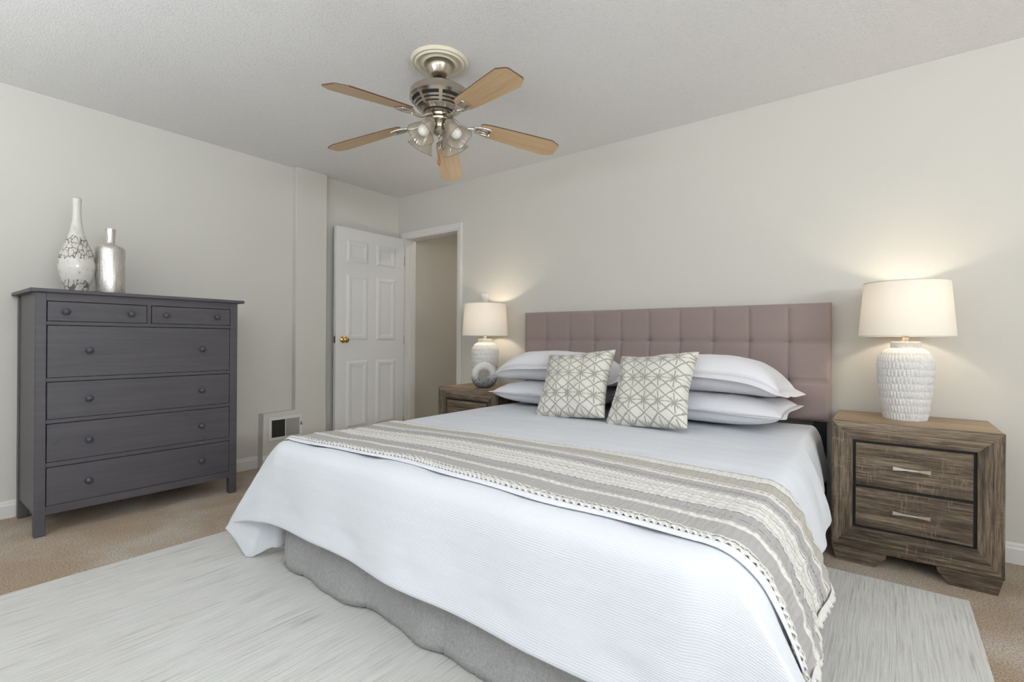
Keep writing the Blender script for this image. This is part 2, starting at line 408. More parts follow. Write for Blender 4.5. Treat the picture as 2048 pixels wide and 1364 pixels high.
for y in (-0.131,):
    obj('screw', lathe([(0.0001, 0.0), (0.003, 0.0), (0.002, 0.0015), (0.0001, 0.0015)], 10, M=Matrix.Rotation(PI / 2, 4, 'Y'), cen=(0.006, y, 0.0)), m_steel, lv)
sw = thing('light_switch', 'white light switch plate on the wall just above the left lamp shade', 'light switch', (1.156, 0, 1.365))
obj('plate', box((-0.036, -0.006, -0.057), (0.036, 0, 0.057), 0.002, 2), m_trim, sw)
obj('toggle', box((-0.005, -0.013, -0.011), (0.005, -0.005, 0.011), 0.0015, 1), m_trim, sw)

# ------------------------------------------------------------------ chest of drawers
dr = thing('chest_of_drawers', 'tall dark grey wooden chest with six knobbed drawers against the left wall', 'chest of drawers', (0.275, -2.245, 0))
def L(x, y, z): return (x - 0.275, y + 2.245, z)
def dbox(name, lo, hi, bev=0.002, m=None, parent=None):
    return obj(name, box(L(*lo), L(*hi), bev, 1), m or m_dresser, parent or dr)
YL, YR, XF = -2.737, -1.762, 0.515
dbox('top', (0.012, -2.760, 1.250), (0.536, -1.727, 1.269), 0.003)
for y0, y1 in ((YL, YL + 0.044), (YR - 0.045, YR)):
    dbox('leg', (XF - 0.045, y0, 0), (XF, y1, 1.2502), 0.0025); dbox('leg', (0.03, y0, 0), (0.075, y1, 1.2502), 0.0025)
for y in (YL + 0.006, YR - 0.022): dbox('side_panel', (0.07, y, 0.11), (XF - 0.043, y + 0.016, 1.25), 0)
dbox('back_panel', (0.034, YL + 0.04, 0.11), (0.042, YR - 0.04, 1.25), 0)
dbox('interior', (0.05, YL + 0.024, 0.14), (XF - 0.03, YR - 0.024, 1.235), 0, m_dark)
for z0, z1 in ((1.2085, 1.2505), (1.0835, 1.1025), (0.7895, 0.8095), (0.5735, 0.5945), (0.3495, 0.3735), (0.106, 0.1495)):
    dbox('rail', (XF - 0.03, YL + 0.042, z0), (XF - 0.003, YR - 0.043, z1), 0.001)
dbox('divider', (XF - 0.03, -2.2615, 1.10), (XF - 0.0035, -2.2425, 1.21), 0.001)
knob_me = None
def drawer(y0, y1, z0, z1, ky, kz):
    global knob_me
    g = 0.0032
    d = obj('drawer', box(L(XF - 0.022, y0 + g, z0 + g * 0.6), L(XF - 0.0005, y1 - g, z1 - g), 0.0015, 1), m_dresser, dr)
    for y in ky:
        if knob_me is None:
            bm = lathe([(0.0001, 0.0), (0.009, 0.0), (0.0075, 0.006), (0.0085, 0.012), (0.0155, 0.017), (0.0172, 0.022), (0.0155, 0.028), (0.009, 0.0325), (0.0001, 0.034)], 28, M=Matrix.Rotation(PI / 2, 4, 'Y'))
            k = obj('knob', bm, m_knob, d); knob_me = k.data
        else:
            k = bpy.data.objects.new('knob', knob_me); C.objects.link(k); k.parent = d
        k.location = L(XF - 0.001, y, kz)
drawer(YL + 0.044, -2.2615, 1.1025, 1.2085, (-2.62, -2.341), 1.154)
drawer(-2.2425, YR - 0.045, 1.1025, 1.2085, (-2.171, -1.891), 1.154)
for z0, z1, kz in ((0.8095, 1.0835, 0.951), (0.5945, 0.7895, 0.692), (0.3735, 0.5735, 0.470), (0.1495, 0.3495, 0.252)):
    drawer(YL + 0.044, YR - 0.045, z0, z1, (-2.524, -1.977), kz)

# ------------------------------------------------------------------ vases on the chest
def mk_whitevase():
    m = M('crackled_white_glaze'); co = m.coord(); x, y, z = m.sep(co)
    wob = m.noise(co, 22, 2)
    v = m.n('TexVoronoi', feature='DISTANCE_TO_EDGE'); v.inputs['Scale'].default_value = 42
    nd = m.n('VectorMath', operation='ADD'); m.link(m.coord(scale=(1, 1, 0.5)), nd.inputs[0])
    m.link(m.comb(m.math('MULTIPLY', wob, 0.03), m.math('MULTIPLY', wob, 0.02), m.math('MULTIPLY', wob, 0.03)), nd.inputs[1]); m.link(nd.outputs[0], v.inputs['Vector'])
    line = m.math('LESS_THAN', v.outputs['Distance'], 0.055)
    zz = m.math('ADD', z, m.math('MULTIPLY', m.math('SUBTRACT', wob, 0.5), 0.05))
    upm = m.math('MULTIPLY', m.math('GREATER_THAN', zz, 0.185), m.math('LESS_THAN', zz, 0.315))
    lom = m.math('LESS_THAN', zz, 0.065)
    mask = m.math('MULTIPLY', line, m.math('ADD', upm, lom, clamp=True))
    sm = m.noise(m.coord(scale=(38, 38, 16)), 1.0, 3, 0.6)
    smm = m.math('MULTIPLY', m.ramp(sm, [(0.52, (0, 0, 0)), (0.70, (1, 1, 1))]), m.math('ADD', 0.25, m.math('MULTIPLY', m.math('MULTIPLY', m.math('GREATER_THAN', zz, 0.10), m.math('LESS_THAN', zz, 0.18)), 0.55)))
    c = m.mix(smm, srgb(222, 219, 211), srgb(128, 123, 116))
    c = m.mix(m.math('MULTIPLY', m.math('ADD', upm, lom, clamp=True), 0.25), c, srgb(178, 172, 160))
    c = m.mix(m.math('MULTIPLY', mask, 0.85), c, srgb(92, 84, 72))
    m.base(c, 0.14); m.bump(m.math('MULTIPLY', mask, -1.0), 0.3, 0.002); return m.m
def smooth_profile(pts, n=60):
    pts = np.array(pts); t = np.r_[0, np.cumsum(np.hypot(*np.diff(pts, axis=0).T))]
    tt = np.linspace(0, t[-1], n); out = []
    # catmull-rom through the points
    for q in tt:
        i = min(max(np.searchsorted(t, q) - 1, 0), len(pts) - 2)
        p0, p1, p2, p3 = pts[max(i - 1, 0)], pts[i], pts[i + 1], pts[min(i + 2, len(pts) - 1)]
        u = (q - t[i]) / max(t[i + 1] - t[i], 1e-9)
        m1 = (p2 - p0) / 2; m2 = (p3 - p1) / 2
        out.append((2 * u**3 - 3 * u**2 + 1) * p1 + (u**3 - 2 * u**2 + u) * m1 + (-2 * u**3 + 3 * u**2) * p2 + (u**3 - u**2) * m2)
    return [(max(float(a), 0.0005), float(b)) for a, b in out]
va = obj('vase', lathe(smooth_profile([(0.035, 0), (0.046, 0.004), (0.060, 0.05), (0.077, 0.11), (0.0815, 0.165), (0.074, 0.22), (0.055, 0.275), (0.036, 0.33), (0.0245, 0.385), (0.0195, 0.44), (0.0185, 0.5), (0.0215, 0.535), (0.0175, 0.535), (0.0155, 0.50), (0.016, 0.44)], 90), 48), mk_whitevase(), smooth=True)
va.location = (0.30, -2.536, 1.269); tag(va, 'tall long-necked white vase with crackled glaze on the grey chest', 'vase')
def mk_mercury():
    m = M('mercury_glass'); a = m.noise(m.coord(scale=(220, 220, 10)), 1.0, 4, 0.7); b = m.noise(m.coord(), 170, 3, 0.7)
    f = m.math('ADD', m.math('MULTIPLY', a, 0.6), m.math('MULTIPLY', b, 0.4))
    m.base(m.ramp(f, [(0.32, srgb(140, 132, 122)), (0.48, srgb(214, 210, 205)), (0.62, srgb(244, 242, 238))]), m.ramp(f, [(0.3, (0.5,) * 3), (0.6, (0.22,) * 3)]), 0.8)
    m.bump(f, 0.45, 0.003); return m.m
vb = obj('vase', lathe([(0.05, 0), (0.069, 0.002), (0.071, 0.008), (0.071, 0.09), (0.071, 0.262), (0.068, 0.276), (0.06, 0.285), (0.045, 0.291), (0.03, 0.295), (0.0235, 0.299), (0.0215, 0.31), (0.0225, 0.35), (0.0255, 0.388), (0.0215, 0.388), (0.0195, 0.33)], 56), mk_mercury(), smooth=True, angle=0.9)
vb.location = (0.30, -2.385, 1.269); tag(vb, 'silver mercury-glass bottle vase with a short neck on the grey chest', 'vase')

# ------------------------------------------------------------------ nightstands
ns = thing('nightstand', 'weathered oak nightstand on the right side of the bed, both drawers showing', 'nightstand', (4.024, 0, 0), 0, 'pair of nightstands')
FY, HWN, TZ, BZ = -0.472, 0.295, 0.655, 0.066
IN = 0.083
ov = [(-HWN, BZ), (HWN, BZ), (HWN, TZ), (-HWN, TZ)]; iv = [(-HWN + IN, BZ + 0.104), (HWN - IN, BZ + 0.104), (HWN - IN, TZ - IN), (-HWN + IN, TZ - IN)]
def frame_board(i, m):
    bm = bmesh.new(); j = (i + 1) % 4
    def ring(k):
        (ox, oz), (ix, iz) = ov[k], iv[k]
        mid = lambda t: (ox + (ix - ox) * t, oz + (iz - oz) * t)
        return [bm.verts.new((ox, FY + 0.034, oz)), bm.verts.new((ox, FY + 0.010, oz)), bm.verts.new((*[mid(0.05)[0]], FY + 0.006, mid(0.05)[1])), bm.verts.new((mid(0.42)[0], FY, mid(0.42)[1])),
                bm.verts.new((mid(0.46)[0], FY + 0.0025, mid(0.46)[1])), bm.verts.new((ix, FY + 0.004, iz)), bm.verts.new((ix, FY + 0.034, iz))]
    a, b = ring(i), ring(j)
    for k in range(6): bm.faces.new((a[k], a[k + 1], b[k + 1], b[k]))
    bm.faces.new((a[6], a[0], b[0], b[6])); bm.faces.new(a[::-1]); bm.faces.new(b)
    return obj('frame_board', bm, m, ns)
for i, m in enumerate((m_wood_h, m_wood_v, m_wood_h, m_wood_v)): frame_board(i, m)
bm = bmesh.new(); add_box(bm, (-HWN + 0.001, FY + 0.033, BZ), (-HWN + 0.018, -0.025, TZ - 0.017)); add_box(bm, (HWN - 0.018, FY + 0.033, BZ), (HWN - 0.001, -0.025, TZ - 0.017))
add_box(bm, (-HWN + 0.018, FY + 0.033, BZ), (HWN - 0.018, -0.025, BZ + 0.02)); add_box(bm, (-HWN + 0.018, -0.03, BZ + 0.02), (HWN - 0.018, -0.025, TZ - 0.017))
obj('cabinet', bm, m_wood_v, ns)
obj('top', box((-HWN + 0.001, FY + 0.033, TZ - 0.018), (HWN - 0.001, -0.025, TZ - 0.0005), 0.0015, 1), m_wood_lit, ns)
obj('inset_panel', box((-HWN + IN - 0.004, FY + 0.016, BZ + 0.10), (HWN - IN + 0.004, FY + 0.026, TZ - IN + 0.004)), m_black, ns)
for z0, z1 in ((0.368, 0.560), (0.179, 0.355)):
    d = obj('drawer', box((-0.2, FY + 0.006, z0), (0.2, FY + 0.018, z1), 0.0012, 1), m_wood_h, ns)
    bm = bmesh.new(); zc = (z0 + z1) / 2 + 0.002
    pts = [(-0.064, 0.0085), (-0.02, 0.0036), (0.02, 0.0036), (0.064, 0.0085)]
    fr = []
    outl = [(x, h) for x, h in pts] + [(x, -h) for x, h in pts[::-1]]
    v0 = [bm.verts.new((x, FY - 0.018 - 0.003 * (1 - (x / 0.064) ** 2), zc + z)) for x, z in outl]
    v1 = [bm.verts.new((x, FY - 0.013 - 0.003 * (1 - (x / 0.064) ** 2), zc + z)) for x, z in outl]
    n_ = len(outl)
    for i in range(3):
        bm.faces.new((v0[i], v0[i + 1], v0[n_ - 2 - i], v0[n_ - 1 - i])); bm.faces.new((v1[i], v1[n_ - 1 - i], v1[n_ - 2 - i], v1[i + 1]))
    for i in range(n_): bm.faces.new((v0[i], v0[(i + 1) % n_], v1[(i + 1) % n_], v1[i]))
    for sx in (-1, 1): add_box(bm, (sx * 0.058 - 0.006, FY - 0.015, zc - 0.007), (sx * 0.058 + 0.006, FY + 0.008, zc + 0.007))
    part_label(obj('handle', bm, m_chrome, d), 'flared chrome bar handle')
for sx in (-1, 1):
    for fy0, fy1 in ((FY + 0.006, FY + 0.05), (-0.075, -0.03)):
        bm = bmesh.new()
        add_prism(bm, [(sx * (HWN - 0.004), BZ), (sx * (HWN - 0.02), 0.0), (sx * 0.128, 0.0), (sx * 0.088, BZ * 0.75), (sx * 0.085, BZ)], 1, fy0, fy1)
        obj('foot', bm, m_wood_h, ns)
ns2 = copy_tree(ns); ns2.location = (1.445, -0.076, 0)
ns2['label'] = 'weathered oak nightstand on the left side of the bed beside the doorway, lower half hidden'

# ------------------------------------------------------------------ table lamps
lamp = thing('table_lamp', 'white table lamp on the right nightstand, ceramic base fully visible', 'lamp', (4.006, -0.212, TZ), 0, 'pair of table lamps')
def lamp_base():
    key = [(0.0830, 0.0), (0.0855, 0.012), (0.0950, 0.08), (0.1035, 0.15), (0.1085, 0.20), (0.1110, 0.25), (0.1108, 0.272), (0.1060, 0.292), (0.0930, 0.318), (0.0760, 0.334), (0.0610, 0.342), (0.0570, 0.348), (0.0575, 0.362), (0.0560, 0.3705), (0.0500, 0.372)]
    prof = smooth_profile(key, 150)
    n = 352; nd = 44; rowh = 0.0345
    def rmod(a, r, z):
        if z > 0.344 or z < 0.004: return 1
        row = math.floor(z / rowh); fz = z / rowh - row
        ph = a * nd / (2 * PI) + 0.5 * (row % 2); fa = abs((ph % 1.0) - 0.5) * 2
        ridge = (1 - fa ** 3) * (math.sin(PI * min(1, max(0, fz))) ** 0.35)
        jit = 0.6 + 0.8 * mnoise.random() if False else 1.0
        return 1 + (0.0052 * ridge - 0.0036) / max(r, 0.03)
    bm = bmesh.new(); add_lathe(bm, prof, n, rmod=rmod); return bm
def mk_ceramic():
    m = M('carved_white_ceramic'); co = m.coord(); a = m.noise(co, 120, 4, 0.7); b = m.noise(co, 320, 2)
    pit = m.ramp(b, [(0.30, (1, 1, 1)), (0.38, (0, 0, 0))])
    c = m.ramp(a, [(0.3, srgb(208, 206, 203)), (0.5, srgb(228, 226, 223)), (0.7, srgb(236, 234, 231))])
    c = m.mix(m.math('MULTIPLY', pit, 0.6), c, srgb(120, 112, 104))
    m.bump(a, 0.35, 0.004); m.base(c, 0.65); return m.m
def mk_shade():
    m = M('white_linen_shade'); f = m.noise(m.coord(scale=(300, 300, 300)), 1.0, 2)
    d = m.n('BsdfDiffuse'); d.inputs[0].default_value = srgb(238, 234, 226)
    t = m.n('BsdfTranslucent'); t.inputs[0].default_value = srgb(240, 228, 208)
    mx = m.n('MixShader'); mx.inputs[0].default_value = 0.12; m.link(d.outputs[0], mx.inputs[1]); m.link(t.outputs[0], mx.inputs[2]); m.link(mx.outputs[0], m.out.inputs[0]); return m.m
obj('lamp_base', lamp_base(), mk_ceramic(), lamp)
bm = lathe([(0.0001, 0.3715), (0.018, 0.3715), (0.018, 0.375), (0.013, 0.377), (0.013, 0.412), (0.016, 0.414), (0.016, 0.45), (0.0001, 0.45)], 24)
obj('neck', bm, m_nickel, lamp)
SH0, SH1, SR0, SR1 = 0.398, 0.655, 0.1865, 0.166
bm = bmesh.new()
add_lathe(bm, [(SR0, SH0), (SR1, SH1)], 72, closed=True); sh = obj('lamp_shade', bm, mk_shade(), lamp, smooth=True)
m_bind = plain('shade_binding', srgb(214, 206, 194), 0.8)
for z, r in ((SH0, SR0), (SH1, SR1)):
    bm = bmesh.new()
    add_lathe(bm, [(r + 0.0006, z - 0.002), (r + 0.0012, z), (r + 0.0006, z + 0.002), (r - 0.0012, z + 0.002), (r - 0.0012, z - 0.002), (r + 0.0006, z - 0.002)], 72, closed=True)
    obj('shade_trim', bm, m_bind, lamp)
bm = bmesh.new()
for k in range(3):
    a = 2 * PI * k / 3 + 0.3; add_tube(bm, [(0, 0, SH1 - 0.02), (SR1 * 0.99 * math.cos(a), SR1 * 0.99 * math.sin(a), SH1 - 0.004)], 0.0016, 6)
for s in (-1, 1): add_tube(bm, [(s * 0.014, 0, 0.43), (s * 0.045, 0, 0.47), (s * 0.05, 0, 0.54), (s * 0.03, 0, 0.61), (0, 0, SH1 - 0.02)], 0.0016, 6)
obj('harp', bm, m_nickel, lamp)
def mk_bulb(strength):
    m = M('glowing_bulb'); m.base(srgb(255, 240, 215), 0.3); m.b.inputs['Emission Color'].default_value = (1, 0.80, 0.55, 1); m.b.inputs['Emission Strength'].default_value = strength; return m.m
obj('bulb', lathe([(0.0005, 0.45), (0.013, 0.45), (0.014, 0.465), (0.024, 0.49), (0.03, 0.512), (0.027, 0.534), (0.015, 0.55), (0.0005, 0.554)], 24), mk_bulb(3.0), lamp, smooth=True)
def lamp_light(loc):
    d = bpy.data.lights.new('lamp_bulb_light', 'POINT'); d.energy = 9.0; d.color = (1.0, 0.86, 0.68); d.shadow_soft_size = 0.035
    o = bpy.data.objects.new('lamp_bulb_light', d); C.objects.link(o); o.location = loc
lamp2 = copy_tree(lamp); lamp2.location = (1.345, -0.212, TZ)
lamp2['label'] = 'white table lamp on the left nightstand, ceramic base half hidden by a ring vase'
for l in (lamp, lamp2): lamp_light((l.location.x, l.location.y, TZ + 0.53))

# ring vase
def ring_vase():
    nu, nv = 72, 24; vs = []
    for i in range(nu):
        a = 2 * PI * i / nu; hole = 0.042; out = 0.100 if True else 0
        rc = (hole + out) / 2; rr = (out - hole) / 2
        for j in range(nv):
            b = 2 * PI * j / nv
            e = lambda c: math.copysign(abs(c) ** 0.75, c)
            r = rc + rr * e(math.cos(b)); y = 0.030 * e(math.sin(b))
            x, z = r * math.cos(a), r * math.sin(a) * 1.02 - (0.006 if False else 0)
            z = max(z, -0.094); vs.append((x, y, z + 0.094))
    fs = [(i * nv + j, i * nv + (j + 1) % nv, ((i + 1) % nu) * nv + (j + 1) % nv, ((i + 1) % nu) * nv + j) for i in range(nu) for j in range(nv)]
    return vs, fs
def mk_ring():
    m = M('ombre_glaze'); co = m.coord(); x, y, z = m.sep(co); n1 = m.noise(co, 70, 4, 0.7); n2 = m.noise(co, 260, 2)
    f = m.math('ADD', m.math('MULTIPLY', z, 5.0), m.math('MULTIPLY', m.math('SUBTRACT', n1, 0.5), 0.9))
    f = m.math('ADD', f, m.math('MULTIPLY', m.math('SUBTRACT', n2, 0.5), 0.5))
    c = m.ramp(f, [(0.02, srgb(66, 66, 70)), (0.28, srgb(112, 112, 116)), (0.42, srgb(190, 190, 190)), (0.55, srgb(226, 224, 221))])
    m.bump(n1, 0.15, 0.003); m.base(c, 0.35); return m.m
rv = obj('ring_vase', ring_vase(), mk_ring(), smooth=True); rv.location = (1.505, -0.405, TZ); rv.rotation_euler = (0, 0, math.radians(32))
tag(rv, 'small ring-shaped vase shading from white to dark grey, before the left lamp', 'vase')

# ------------------------------------------------------------------ bed
XS, X0, X1, Y0, ZT = 1.80, 1.84, 3.60, -2.095, 0.572     # mattress-top edges under the duvet
bed = thing('bed', 'king bed with mauve tufted headboard and grey skirt on the ivory rug', 'bed', (2.70, -1.10, 0))
def BL(x, y, z): return (x - 2.70, y + 1.10, z)
def headboard():
    hx0, hx1, hz0, hz1 = 1.652, 3.694, 0.585, 1.236; yb, yf = -0.028, -0.098
    ncol, nrow = 10, 3; sub = 15
    us = np.linspace(0, 1, ncol * sub + 1); vs_ = np.linspace(0, 1, nrow * sub + 1)
    V = []
    for u in us:
        for v in vs_:
            cu = abs((u * ncol) - round(u * ncol)); cv = abs((v * nrow) - round(v * nrow))   # distance to the nearest seam (cells)
            iu, iv_ = round(u * ncol), round(v * nrow)
            du = 1 if iu in (0, ncol) else cu; dv = 1 if iv_ in (0, nrow) else cv
            s = lambda d, w: max(0.0, 1 - d / w) ** 2
            g = 0.0065 * max(s(du, 0.07), 0) + 0.0065 * max(s(dv, 0.07), 0) + 0.014 * s(min(1, math.hypot(du, dv)), 0.30) + 0.0035 * s(du, 0.4) + 0.0035 * s(dv, 0.4)
            eu = min(u, 1 - u) * (hx1 - hx0); ev = min(v, 1 - v) * (hz1 - hz0); e = min(eu, ev)
            rim = 0.014 * (1 - min(1, e / 0.02)) ** 2
            V.append(BL(hx0 + u * (hx1 - hx0), yf + g * (1 if e > 0.001 else 0) + rim, hz0 + v * (hz1 - hz0)))
    nu, nv = len(us), len(vs_); Fc = [tuple(reversed(f)) for f in grid_faces(nu, nv)]
    loop = [i * nv for i in range(nu)] + [(nu - 1) * nv + j for j in range(1, nv)] + [i * nv + nv - 1 for i in range(nu - 2, -1, -1)] + [j for j in range(nv - 2, 0, -1)]
    b0 = len(V)
    for k in loop: p = V[k]; V.append((p[0], BL(0, yb, 0)[1], p[2]))
    n = len(loop)
    for i in range(n): Fc.append((loop[i], loop[(i + 1) % n], b0 + (i + 1) % n, b0 + i))
    Fc.append(tuple(b0 + i for i in range(n)))
    bm = bmesh.new(); vv = [bm.verts.new(p) for p in V]
    for f in Fc: bm.faces.new([vv[i] for i in f])
    return bm
part_label(obj('headboard', headboard(), m_velvet, bed, smooth=True, angle=1.0), 'mauve upholstered headboard tufted in squares')
for x in (1.70, 3.615):
    obj('headboard_leg', box(BL(x, -0.075, 0.0), BL(x + 0.06, -0.05, 0.62), 0.002, 1), m_black, bed)
obj('bed_frame', box(BL(X0 + 0.02, Y0 + 0.03, 0.16), BL(X1 - 0.005, -0.11, 0.20), 0.004, 1), m_black, bed)
for x in (X0 + 0.1, X1 - 0.12):
    for y in (Y0 + 0.12, -0.25): obj('frame_leg', box(BL(x - 0.02, y - 0.02, 0.0125 if y < -0.65 else 0.0), BL(x + 0.02, y + 0.02, 0.16)), m_black, bed)
obj('box_spring', box(BL(X0 + 0.01, Y0 + 0.02, 0.2), BL(X1, -0.105, 0.335), 0.012, 2), m_matt, bed)
def skirt():
    pts = []
    def seg(p, q, n):
        for k in range(n): t = k / n; pts.append((p[0] + (q[0] - p[0]) * t, p[1] + (q[1] - p[1]) * t))
    xl, xr, yf = XS - 0.005, X1 + 0.02, Y0 - 0.005
    seg((xl, -0.13), (xl, yf + 0.03), 60); 
    for k in range(8): a = PI + PI / 2 * k / 8; pts.append((xl + 0.03 + 0.03 * math.cos(a), yf + 0.03 + 0.03 * math.sin(a)))
    seg((xl + 0.03, yf), (xr - 0.03, yf), 320)
    for k in range(8): a = -PI / 2 + PI / 2 * k / 8; pts.append((xr - 0.03 + 0.03 * math.cos(a), yf + 0.03 + 0.03 * math.sin(a)))
    seg((xr, yf + 0.03), (xr, -0.13), 60)
    pts.append((xr, -0.13)); n = len(pts); rows = 14; V = []; s = 0
    for i, p in enumerate(pts):
        q = pts[min(i + 1, n - 1)]; o = pts[max(i - 1, 0)]
        t = Vector((q[0] - o[0], q[1] - o[1])).normalized(); nn = Vector((t.y, -t.x)) * -1
        if i: s += math.dist(p, pts[i - 1])
        w = 0.012 * math.sin(s * 8.5 + 0.7) + 0.011 * math.sin(s * 15.3 + 2.0) + 0.005 * math.sin(s * 31)
        crease = -0.009 * max(0, 1 - abs(((s + 0.03) % 0.14) - 0.07) / 0.010)
        for j in range(rows):
            f = j / (rows - 1); d = f * (0.030 + w) + crease * (1 - 0.4 * f)
            x, y = p[0] - nn.x * d, p[1] - nn.y * d
            V.append(BL(x, y, 0.33 * (1 - f) + (0.0185 + 0.004 * math.sin(s * 13)) * f))
    return V, grid_faces(n, rows)
sk = obj('bed_skirt', skirt(), m_skirt, bed, smooth=True)
part_label(sk, 'grey gathered bed skirt along the foot')
sm = sk.modifiers.new('solid', 'SOLIDIFY'); sm.thickness = 0.003; sm.offset = 0
mt = obj('mattress', box((X0 + 0.01, Y0 + 0.03, 0.336), (X1, -0.105, 0.540), 0.035, 4), m_matt, smooth=True)
tag(mt, 'white mattress under the duvet, its edge showing below the headboard by the right nightstand', 'mattress')

# --- draped duvet surface: u across (negative = left overhang), v from head to foot (beyond LV = foot overhang)
YH = -0.14; LV = YH - Y0; WU = X1 - X0
def curve(tab, t):
    tab = np.array(tab); return np.array([np.interp(t, tab[:, 0], tab[:, k]) for k in range(1, tab.shape[1])])
def dense(tab):
    """resample a coarse table with a catmull-rom so the drape is smooth"""
    tab = np.array(tab, float); out = []
    for i in range(len(tab) - 1):
        p0, p1, p2, p3 = tab[max(i - 1, 0)], tab[i], tab[i + 1], tab[min(i + 2, len(tab) - 1)]
        for u in np.linspace(0, 1, 9)[:-1]:
            m1 = (p2 - p0) / 2; m2 = (p3 - p1) / 2
            q = (2 * u**3 - 3 * u**2 + 1) * p1 + (u**3 - 2 * u**2 + u) * m1 + (-2 * u**3 + 3 * u**2) * p2 + (u**3 - u**2) * m2
            q[0] = p1[0] + (p2[0] - p1[0]) * u; out.append(q)
    out.append(tab[-1]); return np.array(out)
PL = dense([(0, 0, 0), (.05, .047, .006), (.10, .085, .036), (.16, .108, .09), (.3, .125, .228), (.45, .135, .378), (.75, .14, .66)])
PR = dense([(0, 0, 0), (.06, .056, .006), (.12, .098, .044), (.18, .124, .097), (.28, .156, .192), (.40, .182, .309), (.6, .205, .508)])
PF = dense([(0, 0, 0), (.05, .048, .006), (.10, .082, .040), (.16, .095, .098), (.28, .103, .217), (.42, .118, .356), (.7, .13, .63)])
RLt = dense([(0, 0, 0, 0), (.06, -.050, -.035, -.010), (.15, -.115, -.06, -.080), (.30, -.22, -.085, -.215), (.44, -.325, -.11, -.355), (.533, -.390, -.118, -.440), (.75, -.50, -.13, -.60)])
KLt = dense([(0, 0, 0, 0), (.06, -.045, -.03, -.012), (.15, -.09, -.048, -.09), (.35, -.15, -.05, -.285), (.55, -.20, -.055, -.46), (.72, -.255, -.075, -.556), (.8, -.26, -.08, -.556)])
RRt = dense([(0, 0, 0, 0), (.06, .045, -.042, -.006), (.15, .115, -.078, -.06), (.30, .215, -.125, -.17), (.45, .295, -.165, -.295), (.75, .42, -.23, -.545)])
def S(u, v):
    a = -u if u < 0 else u - WU if u > WU else 0.0
    b = v - LV if v > LV else 0.0
    uu = min(max(u, 0), WU); vv = min(max(v, 0), LV)
    left = u < 0
    head = min(1, max(0, (vv - 0.15) / 0.9))           # the side flares more towards the foot
    fl = (0.45 + 0.55 * head + 0.35 * max(0.0, (vv - 1.3) / 0.65)) if not left else 0.45 + 0.55 * head
    p = np.array([X0 + uu, YH - vv, ZT])
    # soft crown and shallow hollows of the top
    p[2] += 0.010 * math.sin(PI * uu / WU) * min(1, vv / 0.4) + 0.005 * math.sin(3.1 * uu + 1.3 * vv) * math.sin(2.7 * vv)
    if a > 0 or b > 0:
        t = math.hypot(a, b); th = math.degrees(math.atan2(b, a))
        lat = curve(PL if left else PR, t); lat3 = np.array([(-1 if left else 1) * lat[0] * fl, 0, -lat[1]])
        if b == 0: d = lat3
        else:
            f = curve(PF, t); f3 = np.array([0, -f[0], -f[1]])
            if a == 0: d = f3
            else:
                keys = [(0, lat3), (36, curve(KLt, t)), (52, curve(RLt, t)), (90, f3)] if left else [(0, lat3), (45, curve(RRt, t)), (90, f3)]
                for (a0, q0), (a1, q1) in zip(keys, keys[1:]):
                    if th <= a1:
                        w = (th - a0) / (a1 - a0); d = q0 * (1 - w) + q1 * w; break
        if not left and a > 0:
            wv = 0.016 * math.sin(vv * 9.0 + 0.6) + 0.010 * math.sin(vv * 17 + 2)
            d = d + np.array([wv * min(1, a / 0.3) * (1 if b == 0 else max(0, 1 - b / 0.1)), 0, 0])
        if b > 0:
            wv = 0.010 * math.sin(uu * 5.5 + 0.5) + 0.006 * math.sin(uu * 12 + 1.0)
            k = min(1, b / 0.35) * (1 if a == 0 else max(0, 1 - a / 0.08))
            d = d + np.array([0, wv * k, 0.012 * math.sin(uu * 3.0 + 1.0) * k])
        p = p + d
    return p
def Sn(u, v, h):
    e = 0.004
    n = np.cross(S(u + e, v) - S(u - e, v), S(u, v - e) - S(u, v + e)); n /= max(np.linalg.norm(n), 1e-9)
    return S(u, v) + n * h
AL, AR, BF = 0.585, 0.37, 0.42
def duvet():
    us = np.concatenate([np.linspace(-AL, 0, 46)[:-1], np.linspace(0, WU, 74)[:-1], np.linspace(WU, WU + AR, 30)])
    vs_ = np.concatenate([np.linspace(0, LV, 84)[:-1], np.linspace(LV, LV + BF, 34)])
    V, UV = [], []
    for u in us:
        for v in vs_:
            nz = mnoise.noise(Vector((u * 3.1, v * 3.1, 1.7))) * 0.004 + mnoise.noise(Vector((u * 9, v * 9, 4.0))) * 0.0016
            # tufts of the comforter
            tu = (u - 0.2) / 0.36; tv = (v - 0.15) / 0.36; k = math.hypot((tu - round(tu)) * 0.36 / 0.06, (tv - round(tv)) * 0.36 / 0.035)
            nz -= 0.007 * math.exp(-k * k)
            V.append(Sn(u, v, nz)); UV.append((u, v))
    return V, [f[::-1] for f in grid_faces(len(us), len(vs_))], UV
